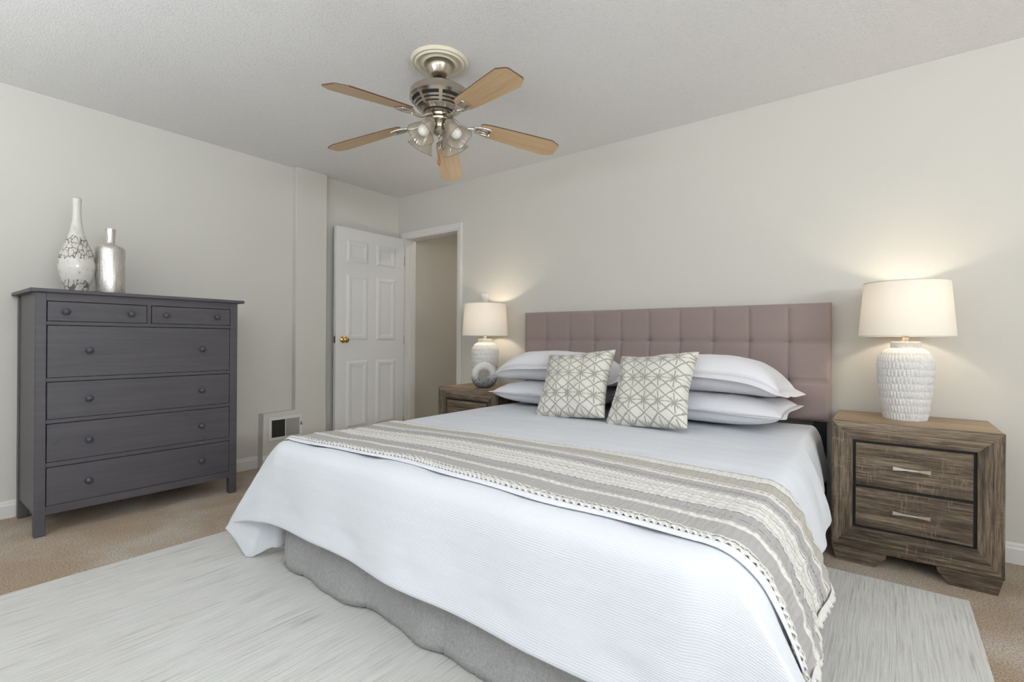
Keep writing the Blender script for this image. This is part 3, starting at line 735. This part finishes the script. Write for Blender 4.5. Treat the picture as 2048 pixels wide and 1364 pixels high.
def mk_duvet():
    m = M('white_woven_duvet'); uv = m.coord('UV'); u, v, _ = m.sep(uv)
    # fine weave plus bands of little woven dots running across the bed
    w = m.math('MULTIPLY', m.math('SINE', m.math('MULTIPLY', u, 2 * PI / 0.0105)), m.math('SINE', m.math('MULTIPLY', v, 2 * PI / 0.0105)))
    band = m.math('ABSOLUTE', m.math('SUBTRACT', m.math('FRACT', m.math('DIVIDE', v, 0.105)), 0.5))
    bm_ = m.math('LESS_THAN', band, 0.17)
    dots = m.math('MULTIPLY', m.math('GREATER_THAN', w, 0.15), bm_)
    fine = m.math('MULTIPLY', m.math('SINE', m.math('MULTIPLY', v, 2 * PI / 0.006)), 0.3)
    h = m.math('ADD', m.math('MULTIPLY', dots, 1.0), fine)
    m.bump(h, 0.4, 0.0022)
    c = m.mix(m.math('MULTIPLY', dots, 0.5), srgb(225, 228, 234), srgb(235, 237, 243))
    m.base(c, 0.85, spec=0.15, sheen=0.1); return m.m
dv = obj('duvet', duvet(), mk_duvet(), smooth=True)
so = dv.modifiers.new('solid', 'SOLIDIFY'); so.thickness = 0.016; so.offset = -1
sb = dv.modifiers.new('subd', 'SUBSURF'); sb.levels = 1; sb.render_levels = 1
tag(dv, 'white woven duvet spread over the bed and hanging down at the foot', 'duvet')

# --- striped throw across the foot end
TV0, TV1 = LV - 0.605, LV - 0.012              # head-side and foot-side edges
TU0, TU1 = -0.16, WU + 0.345
def throw_pt(u, f, h):
    """f: 0 at the foot-side edge, 1 at the head-side edge"""
    side = max(0.0, u - WU) / 0.385
    e0 = TV1 + 0.008 * math.sin(u * 6.0 + 0.4) + 0.004 * math.sin(u * 15) + 0.02 * side
    e1 = TV0 + 0.012 * math.sin(u * 3.0 + 0.3) + 0.005 * math.sin(u * 9)
    v = e0 + (e1 - e0) * f
    return Sn(u, min(v, LV + 0.0), h)
STR = [0.0, 0.075, 0.185, 0.215, 0.335, 0.36, 0.47, 0.56, 0.665, 0.735, 0.865, 0.93, 1.0]
def throw():
    us = np.linspace(TU0, TU1, 300); fs = np.linspace(0, 1, 76); V, UV = [], []
    for u in us:
        side = min(1, max(0.0, u - WU + 0.05) / 0.3)
        for f in fs:
            # ruffled white ribs, smoother grey bands, soft folds running across the bed
            h = 0.008 + 0.0045 * math.sin(f * 9.0 + 1.1 * math.sin(u * 2.1)) + 0.003 * mnoise.noise(Vector((u * 7, f * 5, 0)))
            rib = 0
            for c, w in ((0.03, 0.03), (0.20, 0.014), (0.37, 0.02), (0.44, 0.02), (0.50, 0.018), (0.60, 0.02), (0.86, 0.012), (0.95, 0.035)):
                rib = max(rib, math.exp(-((f - c) / w) ** 2))
            h += rib * (0.003 + 0.002 * math.sin(u * 260 + 6 * math.sin(u * 13)))
            h += (1 - rib) * 0.0016 * mnoise.noise(Vector((u * 70, f * 9, 2.0)))
            h += side * 0.006 * (math.sin(u * 120 + 5 * f) * 0.4 + mnoise.noise(Vector((u * 30, f * 14, 5))))
            edge = (u - TU1 + 0.03) / 0.03
            uu = u + (0.012 * mnoise.noise(Vector((f * 30, 3.0, 1.0))) if edge > 0 else 0)
            V.append(throw_pt(uu, f, max(h, 0.003))); UV.append((u, f))
    return V, grid_faces(len(us), len(fs)), UV
def mk_throw():
    m = M('striped_woven_throw'); u, f, _ = m.sep(m.coord('UV'))
    n1 = m.noise(m.comb(m.math('MULTIPLY', u, 40), m.math('MULTIPLY', f, 10)), 1.0, 3, 0.6)
    n2 = m.noise(m.comb(m.math('MULTIPLY', u, 160), m.math('MULTIPLY', f, 60)), 1.0, 2)
    n3 = m.noise(m.comb(m.math('MULTIPLY', u, 12), m.math('MULTIPLY', f, 3)), 1.0, 2)
    fw_ = m.math('ADD', f, m.math('MULTIPLY', m.math('SUBTRACT', n1, 0.5), 0.012))
    WHT, GRY, TAN, DRK = srgb(224, 221, 215), srgb(176, 173, 171), srgb(182, 177, 167), srgb(82, 80, 80)
    stops = [(0, WHT), (.055, GRY), (.175, WHT), (.215, GRY), (.345, WHT), (.39, srgb(200, 196, 190)), (.405, WHT), (.545, srgb(204, 200, 194)), (.56, WHT), (.62, GRY), (.715, WHT), (.77, TAN), (.88, WHT), (1.0, WHT)]
    col = m.ramp(fw_, stops, 'CONSTANT')
    # crinkle lines across the grey bands
    cr_ = m.math('SINE', m.math('ADD', m.math('MULTIPLY', u, 420), m.math('MULTIPLY', n1, 9)))
    col = m.mix(m.math('MULTIPLY', m.math('GREATER_THAN', cr_, 0.55), 0.10), col, srgb(120, 117, 114))
    # dark running stitches, broken by noise
    acc = None
    for c, w, th in ((.006, .006, .46), (.036, .006, .44), (.205, .004, .42), (.275, .004, .5), (.352, .004, .42), (.455, .0045, .40), (.505, .0045, .40), (.60, .004, .42), (.665, .004, .47), (.755, .005, .44), (.89, .0055, .36), (.993, .007, .30)):
        d = m.math('LESS_THAN', m.math('ABSOLUTE', m.math('SUBTRACT', fw_, c)), w)
        d = m.math('MULTIPLY', d, m.math('GREATER_THAN', n2, th))
        acc = d if acc is None else m.math('MAXIMUM', acc, d)
    col = m.mix(m.math('MULTIPLY', acc, 0.75), col, DRK)
    m.bump(m.math('ADD', m.math('MULTIPLY', cr_, 0.25), n2), 0.5, 0.003); m.base(col, 0.95, spec=0.05, sheen=0.2); return m.m
th = obj('throw_blanket', throw(), mk_throw(), smooth=True)
so = th.modifiers.new('solid', 'SOLIDIFY'); so.thickness = 0.004; so.offset = -1
tag(th, 'grey and cream striped throw laid across the foot end of the white duvet', 'blanket')
def ribbon(name, pts_fn, n, m, seedv):
    V = []; rows = 5
    for i in range(n):
        for j in range(rows):
            V.append(pts_fn(i / (n - 1), j / (rows - 1)))
    o = obj(name, (V, grid_faces(n, rows)), m, th, smooth=True)
    s_ = o.modifiers.new('solid', 'SOLIDIFY'); s_.thickness = 0.0025; return o
m_fringe = mk_fabric('cream_fringe', srgb(222, 220, 215), 300, 0.3, 0.06)
def fr_foot(t, j):      # ruffled selvedge along the foot-side edge
    u = TU0 + (TU1 - TU0) * t
    r = 0.0045 * math.sin(u * 330 + 8 * math.sin(u * 7)) + 0.003 * mnoise.noise(Vector((u * 90, 1, 1)))
    p = throw_pt(u, 0.012 - 0.024 * j, 0.010 + r * j + 0.003 * math.sin(PI * j)); return p
ribbon('fringe', fr_foot, 900, m_fringe, 1)
def fr_end(t, j):       # ruffled hem at the right-hand end
    u = TU1 - 0.012 + 0.022 * j * (1 + 0.6 * mnoise.noise(Vector((t * 40, 0, 3))))
    r = 0.005 * math.sin(t * 210 + 9 * math.sin(t * 20)) * j
    return throw_pt(u, t, 0.010 + r)
ribbon('fringe', fr_end, 260, m_fringe, 2)
def hem(t, j):          # plain white backing showing past the foot-side fringe
    u = TU0 + (WU + 0.30 - TU0) * t
    vv = TV1 + 0.008 * math.sin(u * 6.0 + 0.4) + 0.004 * math.sin(u * 15) - 0.01 + 0.040 * j
    if u > WU: vv += 0.02 * min(1, (u - WU) / 0.385)
    return Sn(u, vv, 0.0040 + 0.0035 * math.sin(PI * j))
ribbon('backing_hem', hem, 220, mk_fabric('white_backing', srgb(230, 232, 238), 500, 0.08, 0.01), 3)

# ------------------------------------------------------------------ pillows
def pillow_mesh(w, d, t, pinch=0.05, flange=0.03, seed=0, p=3.6, wr=0.006, sag=0.0, pinch_b=None):
    n, k = 44, 30; top, bot, UV = [], [], []
    for i in range(n + 1):
        for j in range(k + 1):
            x = -1 + 2 * i / n; y = -1 + 2 * j / k
            ix = max(0.0, 1 - abs(x) ** p); iy = max(0.0, 1 - abs(y) ** p)
            h = t / 2 * (ix ** 0.5) * (iy ** 0.5)
            px = x * w / 2 * (1 - pinch * math.cos(y * PI / 2)); py = y * d / 2 * (1 - (pinch if y > 0 or pinch_b is None else pinch_b) * math.cos(x * PI / 2))
            nz = mnoise.noise(Vector((x * 2.4 + seed, y * 2.4, seed * 1.7))) * wr + mnoise.noise(Vector((x * 7 + seed, y * 6, 9.1))) * wr * 0.4
            e = min(1, (ix * iy) ** 0.5 * 2.0); nz *= e
            sg = sag * abs(x) ** 4; top.append((px, py, h + nz - sg)); bot.append((px, py, -h * 0.92 + nz * 0.5 - sg)); UV.append((x * 0.5 + 0.5, y * 0.5 + 0.5))
    N = len(top); V = top + bot; Fc = []
    for f in grid_faces(n + 1, k + 1): Fc.append(f); Fc.append(tuple(N + q for q in reversed(f)))
    border = [i * (k + 1) for i in range(n + 1)] + [n * (k + 1) + j for j in range(1, k + 1)] + [i * (k + 1) + k for i in range(n - 1, -1, -1)] + list(range(k - 1, 0, -1))
    return V, Fc, UV + UV, border, N
def pillow(label, loc, rot, w, d, t, flange, seed, m=None, name='pillow', cat='pillow', group=None, pinch=0.05, wr=0.006, droop=0.0, sag=0.0, pinch_b=None):
    V, Fc, UV, border, N = pillow_mesh(w, d, t, pinch, flange, seed, wr=wr, sag=sag, pinch_b=pinch_b)
    if flange > 0:            # flat stitched border all round
        base = len(V)
        for ring in (0.35, 1.0):
            for b in border:
                x, y, z = V[b]; r = Vector((x / (w / 2), y / (d / 2)))
                ex = math.copysign(1, x) if abs(x) > w / 2 * (1 - pinch) - 1e-3 or abs(r.x) >= abs(r.y) - 1e-6 and False else 0
                q = UV[b]; ox = (1 if q[0] > 0.999 else -1 if q[0] < 0.001 else 0); oy = (1 if q[1] > 0.999 else -1 if q[1] < 0.001 else 0)
                V.append((x + ox * flange * ring, y + oy * flange * ring, z + ring * 0.004 * math.sin((q[0] * 9 + q[1] * 7) + seed) - droop * ring * flange * (1 if oy < 0 or ox else 0.2))); UV.append(q)
        n = len(border)
        for i in range(n):
            j = (i + 1) % n
            Fc.append((border[j], border[i], base + i, base + j)); Fc.append((base + j, base + i, base + n + i, base + n + j))
    bm = bmesh.new(); vv = [bm.verts.new(p) for p in V]; uvl = bm.loops.layers.uv.new('UVMap')
    for f in Fc:
        try: fc = bm.faces.new([vv[i] for i in f])
        except ValueError: continue
        for lp, i in zip(fc.loops, f): lp[uvl].uv = UV[i]
    bmesh.ops.remove_doubles(bm, verts=bm.verts, dist=1e-5)
    o = obj(name, bm, m or m_pillow, smooth=True)
    for f in o.data.polygons: f.use_smooth = True
    o.location = loc; o.rotation_euler = rot; sb = o.modifiers.new('subd', 'SUBSURF'); sb.levels = 1; sb.render_levels = 1
    tag(o, label, cat, group); return o
G = 'white bed pillows'
PZ = 0.586
pillow('lower white pillow of the left stack, under the upper left pillow', (2.185, -0.402, PZ + 0.083), (0.02, 0.0, 0.02), 0.82, 0.50, 0.165, 0.02, 1, group=G)
pillow('upper white pillow of the left stack, nearest the left lamp', (2.205, -0.402, PZ + 0.256), (-0.06, 0.0, 0.01), 0.82, 0.50, 0.21, 0.04, 2, group=G, droop=0.5, sag=0.075)
pillow('lower white pillow of the right stack, under the upper right pillow', (3.125, -0.402, PZ + 0.083), (0.02, 0.0, -0.02), 0.86, 0.50, 0.165, 0.02, 3, group=G)
pillow('upper white pillow of the right stack, nearest the right lamp', (3.115, -0.402, PZ + 0.256), (-0.06, 0.0, -0.02), 0.86, 0.50, 0.21, 0.04, 4, group=G, droop=0.5, sag=0.075)
def mk_shibori():
    m = M('shibori_print'); uv = m.coord('UV'); n = m.noise(uv, 14, 3); n2 = m.noise(uv, 60, 3)
    u0, v0, _ = m.sep(uv)
    wob = m.math('MULTIPLY', m.math('SUBTRACT', n, 0.5), 0.030)
    # skewed lattice: stars every 0.185 across and 0.30 up
    u = m.math('DIVIDE', m.math('ADD', m.math('ADD', u0, wob), m.math('MULTIPLY', v0, 0.10)), 0.185)
    v = m.math('DIVIDE', m.math('ADD', m.math('SUBTRACT', v0, wob), m.math('MULTIPLY', u0, 0.04)), 0.30)
    def near(e): return m.math('ABSOLUTE', m.math('SUBTRACT', m.math('FRACT', m.math('ADD', e, 0.5)), 0.5))   # distance to nearest integer
    a, b = m.math('ADD', u, v), m.math('SUBTRACT', u, v)
    du, dv_ = near(u), near(v)
    r = m.math('SQRT', m.math('ADD', m.math('POWER', m.math('MULTIPLY', du, 0.185), 2.0), m.math('POWER', m.math('MULTIPLY', dv_, 0.30), 2.0)))
    far = m.math('MULTIPLY', m.math('GREATER_THAN', dv_, 0.20), 1.0)
    # eight rays round each star inside a lattice of diamonds
    rays = m.math('MINIMUM', near(a), near(b))
    rays = m.math('ADD', m.math('MULTIPLY', rays, 1.5), far)
    vert = m.math('ADD', m.math('MULTIPLY', du, 1.2), m.math('MULTIPLY', m.math('GREATER_THAN', dv_, 0.40), 1.0))
    horz = m.math('ADD', m.math('MULTIPLY', dv_, 2.2), m.math('MULTIPLY', m.math('GREATER_THAN', du, 0.38), 0.02))
    v2 = m.math('MULTIPLY', v, 2.0)
    latt = m.math('MULTIPLY', m.math('MINIMUM', near(m.math('ADD', u, v2)), near(m.math('SUBTRACT', u, v2))), 0.75)
    d = m.math('MINIMUM', m.math('MINIMUM', rays, latt), m.math('MINIMUM', vert, horz))
    d = m.math('ADD', d, m.math('MULTIPLY', m.math('SUBTRACT', n2, 0.5), 0.07))
    line = m.ramp(d, [(0.030, (1, 1, 1)), (0.070, (0, 0, 0))])
    star = m.ramp(r, [(0.004, (1, 1, 1)), (0.016, (0, 0, 0))])
    k = m.math('MAXIMUM', line, star)
    c = m.mix(m.math('MULTIPLY', k, 0.9), srgb(226, 223, 214), srgb(160, 156, 144))
    f = m.noise(m.coord(), 500, 2); m.bump(f, 0.25, 0.002); m.base(c, 0.92, spec=0.08, sheen=0.2); return m.m
m_shib = mk_shibori()
def cushion(label, cen, tilt, yaw, roll, seed):
    o = pillow(label, (0, 0, 0), (0, 0, 0), 0.458, 0.435, 0.165, 0.0, seed, m=m_shib, name='throw_pillow', cat='cushion', group='patterned throw pillows', pinch=0.12, wr=0.012, pinch_b=0.03)
    R = Matrix.Rotation(yaw, 4, 'Z') @ Matrix.Rotation(tilt, 4, 'X') @ Matrix.Rotation(roll, 4, 'Z')
    o.matrix_world = Matrix.Translation(cen) @ R
    return o
TL = math.radians(60)
cushion('left grey and cream patterned throw pillow leaning on the white pillows', (2.490, -0.742, 0.768), TL, math.radians(-1.5), math.radians(6), 11)
cushion('right grey and cream patterned throw pillow leaning on the white pillows', (2.958, -0.757, 0.768), TL, math.radians(-8), math.radians(5.5), 12)

# ------------------------------------------------------------------ ceiling medallion and fan
FX, FYc = 2.116, -1.483
med = obj('ceiling_medallion', lathe([(0.05, H - 0.012), (0.075, H - 0.014), (0.08, H - 0.020), (0.088, H - 0.014), (0.108, H - 0.012), (0.113, H - 0.020), (0.119, H - 0.022), (0.126, H - 0.014), (0.136, H - 0.016), (0.142, H - 0.010), (0.145, H - 0.001)][::-1], 96,
        rmod=lambda a, r, z: 1 + (0.006 * math.sin(a * 24) if 0.085 < r < 0.112 else 0)), plain('medallion_plaster', srgb(224, 216, 196), 0.6, nscale=80, nstr=0.1), smooth=True, angle=0.6)
med.location = (FX, FYc, 0); tag(med, 'round cream plaster medallion on the ceiling above the fan', 'ceiling medallion')
fan = thing('ceiling_fan', 'five-blade ceiling fan with nickel motor, maple blades and four glass shades', 'ceiling fan', (FX, FYc, 0))
obj('canopy', lathe([(0.0001, H - 0.011), (0.069, H - 0.011), (0.070, H - 0.03), (0.066, H - 0.048), (0.055, H - 0.062), (0.052, H - 0.072), (0.042, H - 0.082), (0.033, H - 0.086), (0.03, H - 0.072), (0.0001, H - 0.07)], 48), m_nickel, fan, smooth=True, angle=0.7)
obj('downrod', lathe([(0.0001, H - 0.075), (0.012, H - 0.075), (0.012, 2.300), (0.022, 2.297), (0.022, 2.282), (0.0001, 2.282)], 24), m_nickel, fan, smooth=True, angle=0.7)
mprof = [(0.02, 2.286), (0.10, 2.287), (0.138, 2.284), (0.147, 2.277), (0.148, 2.250), (0.150, 2.245), (0.146, 2.241), (0.138, 2.232), (0.128, 2.219), (0.121, 2.212), (0.117, 2.206), (0.110, 2.198), (0.106, 2.192), (0.096, 2.184), (0.08, 2.176), (0.078, 2.167), (0.068, 2.165), (0.05, 2.164)]
def slots(i, k):
    return 1 if i in (7, 9, 11, 14) and ((k % 12) > 1 or i == 14) else 0
obj('motor_housing', lathe(mprof, 96, mfun=slots), [m_nickel, m_dark], fan, smooth=True, angle=0.6)
obj('switch_housing', lathe([(0.0001, 2.168), (0.05, 2.168), (0.054, 2.162), (0.051, 2.152), (0.055, 2.145), (0.060, 2.138), (0.058, 2.130), (0.040, 2.126), (0.034, 2.120), (0.030, 2.10), (0.036, 2.092), (0.036, 2.08), (0.022, 2.066), (0.008, 2.060), (0.006, 2.05), (0.0001, 2.048)], 48), m_nickel, fan, smooth=True, angle=0.7)
def mk_blade(): 
    m = M('maple_blade'); a = m.noise(m.coord(scale=(2.5, 55, 20)), 1.0, 5, 0.6, 0.3)
    m.base(m.ramp(a, [(0.3, srgb(196, 164, 122)), (0.5, srgb(208, 178, 137)), (0.7, srgb(218, 190, 150))]), 0.38); return m.m
m_blade = mk_blade(); m_walnut = plain('walnut_edge', srgb(88, 62, 40), 0.45)
def blade_bm():
    r0, r1 = 0.215, 0.652
    half = [(r0, 0.036), (r0 + 0.012, 0.046), (r0 + 0.05, 0.053), (r1 - 0.2, 0.064), (r1 - 0.052, 0.070), (r1 - 0.008, 0.048), (r1, 0.038)]
    outl = half + [(x, -y) for x, y in half[::-1]]
    bm = bmesh.new(); v0 = [bm.verts.new((x, y, -0.003)) for x, y in outl]; v1 = [bm.verts.new((x, y, 0.003)) for x, y in outl]
    bm.faces.new(v0[::-1]).material_index = 0; bm.faces.new(v1).material_index = 1; n = len(outl)
    for i in range(n): bm.faces.new((v0[i], v0[(i + 1) % n], v1[(i + 1) % n], v1[i])).material_index = 1
    return bm
def iron_bm():
    bm = bmesh.new()
    # forked bracket: neck from the motor, then an open shield-shaped plate under the blade
    add_tube(bm, [(0.058, 0, 0.012), (0.085, 0, 0.002), (0.12, 0, -0.016), (0.15, 0, -0.018), (0.185, 0, -0.010)], [0.011, 0.010, 0.008, 0.008, 0.009], 10)
    for s in (-1, 1):
        add_tube(bm, [(0.178, 0, -0.010), (0.20, s * 0.022, -0.009), (0.235, s * 0.028, -0.0085), (0.265, s * 0.026, -0.0085)], [0.007, 0.007, 0.0065, 0.006], 8)
        add_box(bm, (0.205, s * 0.012 - 0.005, -0.009), (0.262, s * 0.012 + 0.005, -0.004), 0.0015, 1)
    add_box(bm, (0.255, -0.030, -0.013), (0.275, 0.030, -0.0035), 0.003, 2); add_box(bm, (0.195, -0.024, -0.012), (0.212, 0.024, -0.0035), 0.003, 2)
    return bm
BZc = 2.152
proto = None
for deg, droop in ((-88, 9.0), (-16, 4.5), (56, 7.2), (128, 9.5), (200, 8.0)):
    if proto is None:
        b = obj('blade', blade_bm(), [m_blade, m_walnut], fan); i_ = obj('blade_bracket', iron_bm(), m_chrome, b, smooth=True, angle=0.8); proto = b
    else: b = copy_tree(proto, fan)
    b.matrix_local = Matrix.Translation((0, 0, BZc)) @ Matrix.Rotation(math.radians(deg), 4, 'Z') @ Matrix.Rotation(math.radians(droop), 4, 'Y') @ Matrix.Rotation(math.radians(-11), 4, 'X')
def mk_fanglass():
    m = M('ribbed_glass'); x, y, z = m.sep(m.coord())
    t = m.n('BsdfTransparent'); t.inputs[0].default_value = srgb(232, 226, 216)
    d = m.n('BsdfTranslucent'); d.inputs[0].default_value = srgb(228, 222, 210)
    df = m.n('BsdfDiffuse'); df.inputs[0].default_value = srgb(214, 206, 192)
    g = m.n('BsdfGlossy'); g.inputs['Roughness'].default_value = 0.15
    m0 = m.n('MixShader'); m0.inputs[0].default_value = 0.5; m.link(d.outputs[0], m0.inputs[1]); m.link(df.outputs[0], m0.inputs[2])
    m1 = m.n('MixShader'); m1.inputs[0].default_value = 0.48; m.link(t.outputs[0], m1.inputs[1]); m.link(m0.outputs[0], m1.inputs[2])
    m2 = m.n('MixShader'); m2.inputs[0].default_value = 0.10; m.link(m1.outputs[0], m2.inputs[1]); m.link(g.outputs[0], m2.inputs[2]); m.link(m2.outputs[0], m.out.inputs[0]); return m.m
m_glass = mk_fanglass(); m_rim = plain('glass_rim', srgb(96, 86, 72), 0.3); m_wbulb = plain('frosted_bulb', srgb(236, 234, 228), 0.3)
def sq(a, k):   # rounded-square cross-section with fine flutes growing towards the mouth
    c, s = abs(math.cos(a)), abs(math.sin(a)); r = 1 / (c ** 4 + s ** 4) ** 0.25
    return 1 + k * (r - 1) * 0.85 + k * 0.022 * math.sin(a * 20)
gp = [(0.026, 0.0), (0.029, 0.012), (0.034, 0.035), (0.039, 0.06), (0.046, 0.085), (0.054, 0.105), (0.060, 0.115)]
def glass_bm():
    bm = bmesh.new(); add_lathe(bm, [(r, -z) for r, z in gp], 80, rmod=lambda a, r, z: sq(a, min(1, -z / 0.1)), closed=True); return bm
def rim_bm():
    bm = bmesh.new(); pts = []
    for k in range(161):
        a = 2 * PI * k / 160; r = 0.060 * sq(a, 1); pts.append((r * math.cos(a), r * math.sin(a), -0.115))
    add_tube(bm, pts, 0.0011, 6, cap=False); return bm
g0 = None
for deg in (-86, 4, 94, 184):
    if g0 is None:
        g0 = obj('light_shade', glass_bm(), m_glass, fan, smooth=True); obj('rim', rim_bm(), m_rim, g0)
        obj('bulb', lathe([(0.0005, -0.02), (0.013, -0.022), (0.015, -0.035), (0.024, -0.055), (0.029, -0.075), (0.026, -0.094), (0.014, -0.105), (0.0005, -0.107)], 24), m_wbulb, g0, smooth=True)
        bm = lathe([(0.0001, 0.022), (0.012, 0.02), (0.02, 0.012), (0.028, 0.0), (0.028, -0.008), (0.0001, -0.008)], 28); add_tube(bm, [(0, 0, 0.018), (0, 0, 0.034), (-0.012, 0, 0.05)], 0.009, 10)
        obj('fitter', bm, m_chrome, g0, smooth=True, angle=0.8); g = g0
    else: g = copy_tree(g0, fan)
    g.matrix_local = Matrix.Rotation(math.radians(deg), 4, 'Z') @ Matrix.Translation((0.062, 0, 2.112)) @ Matrix.Rotation(math.radians(-38), 4, 'Y')
bm = bmesh.new(); add_tube(bm, [(0.004, -0.004, 2.055), (0.004, -0.004, 1.965)], 0.0014, 6)
pc = obj('pull_chain', bm, m_nickel, fan)
obj('fob', lathe([(0.0005, 1.968), (0.003, 1.966), (0.005, 1.952), (0.0085, 1.928), (0.0085, 1.918), (0.005, 1.909), (0.0005, 1.907)], 20, cen=(0.004, -0.004, 0)), plain('wooden_fob', srgb(150, 104, 62), 0.4), pc, smooth=True)
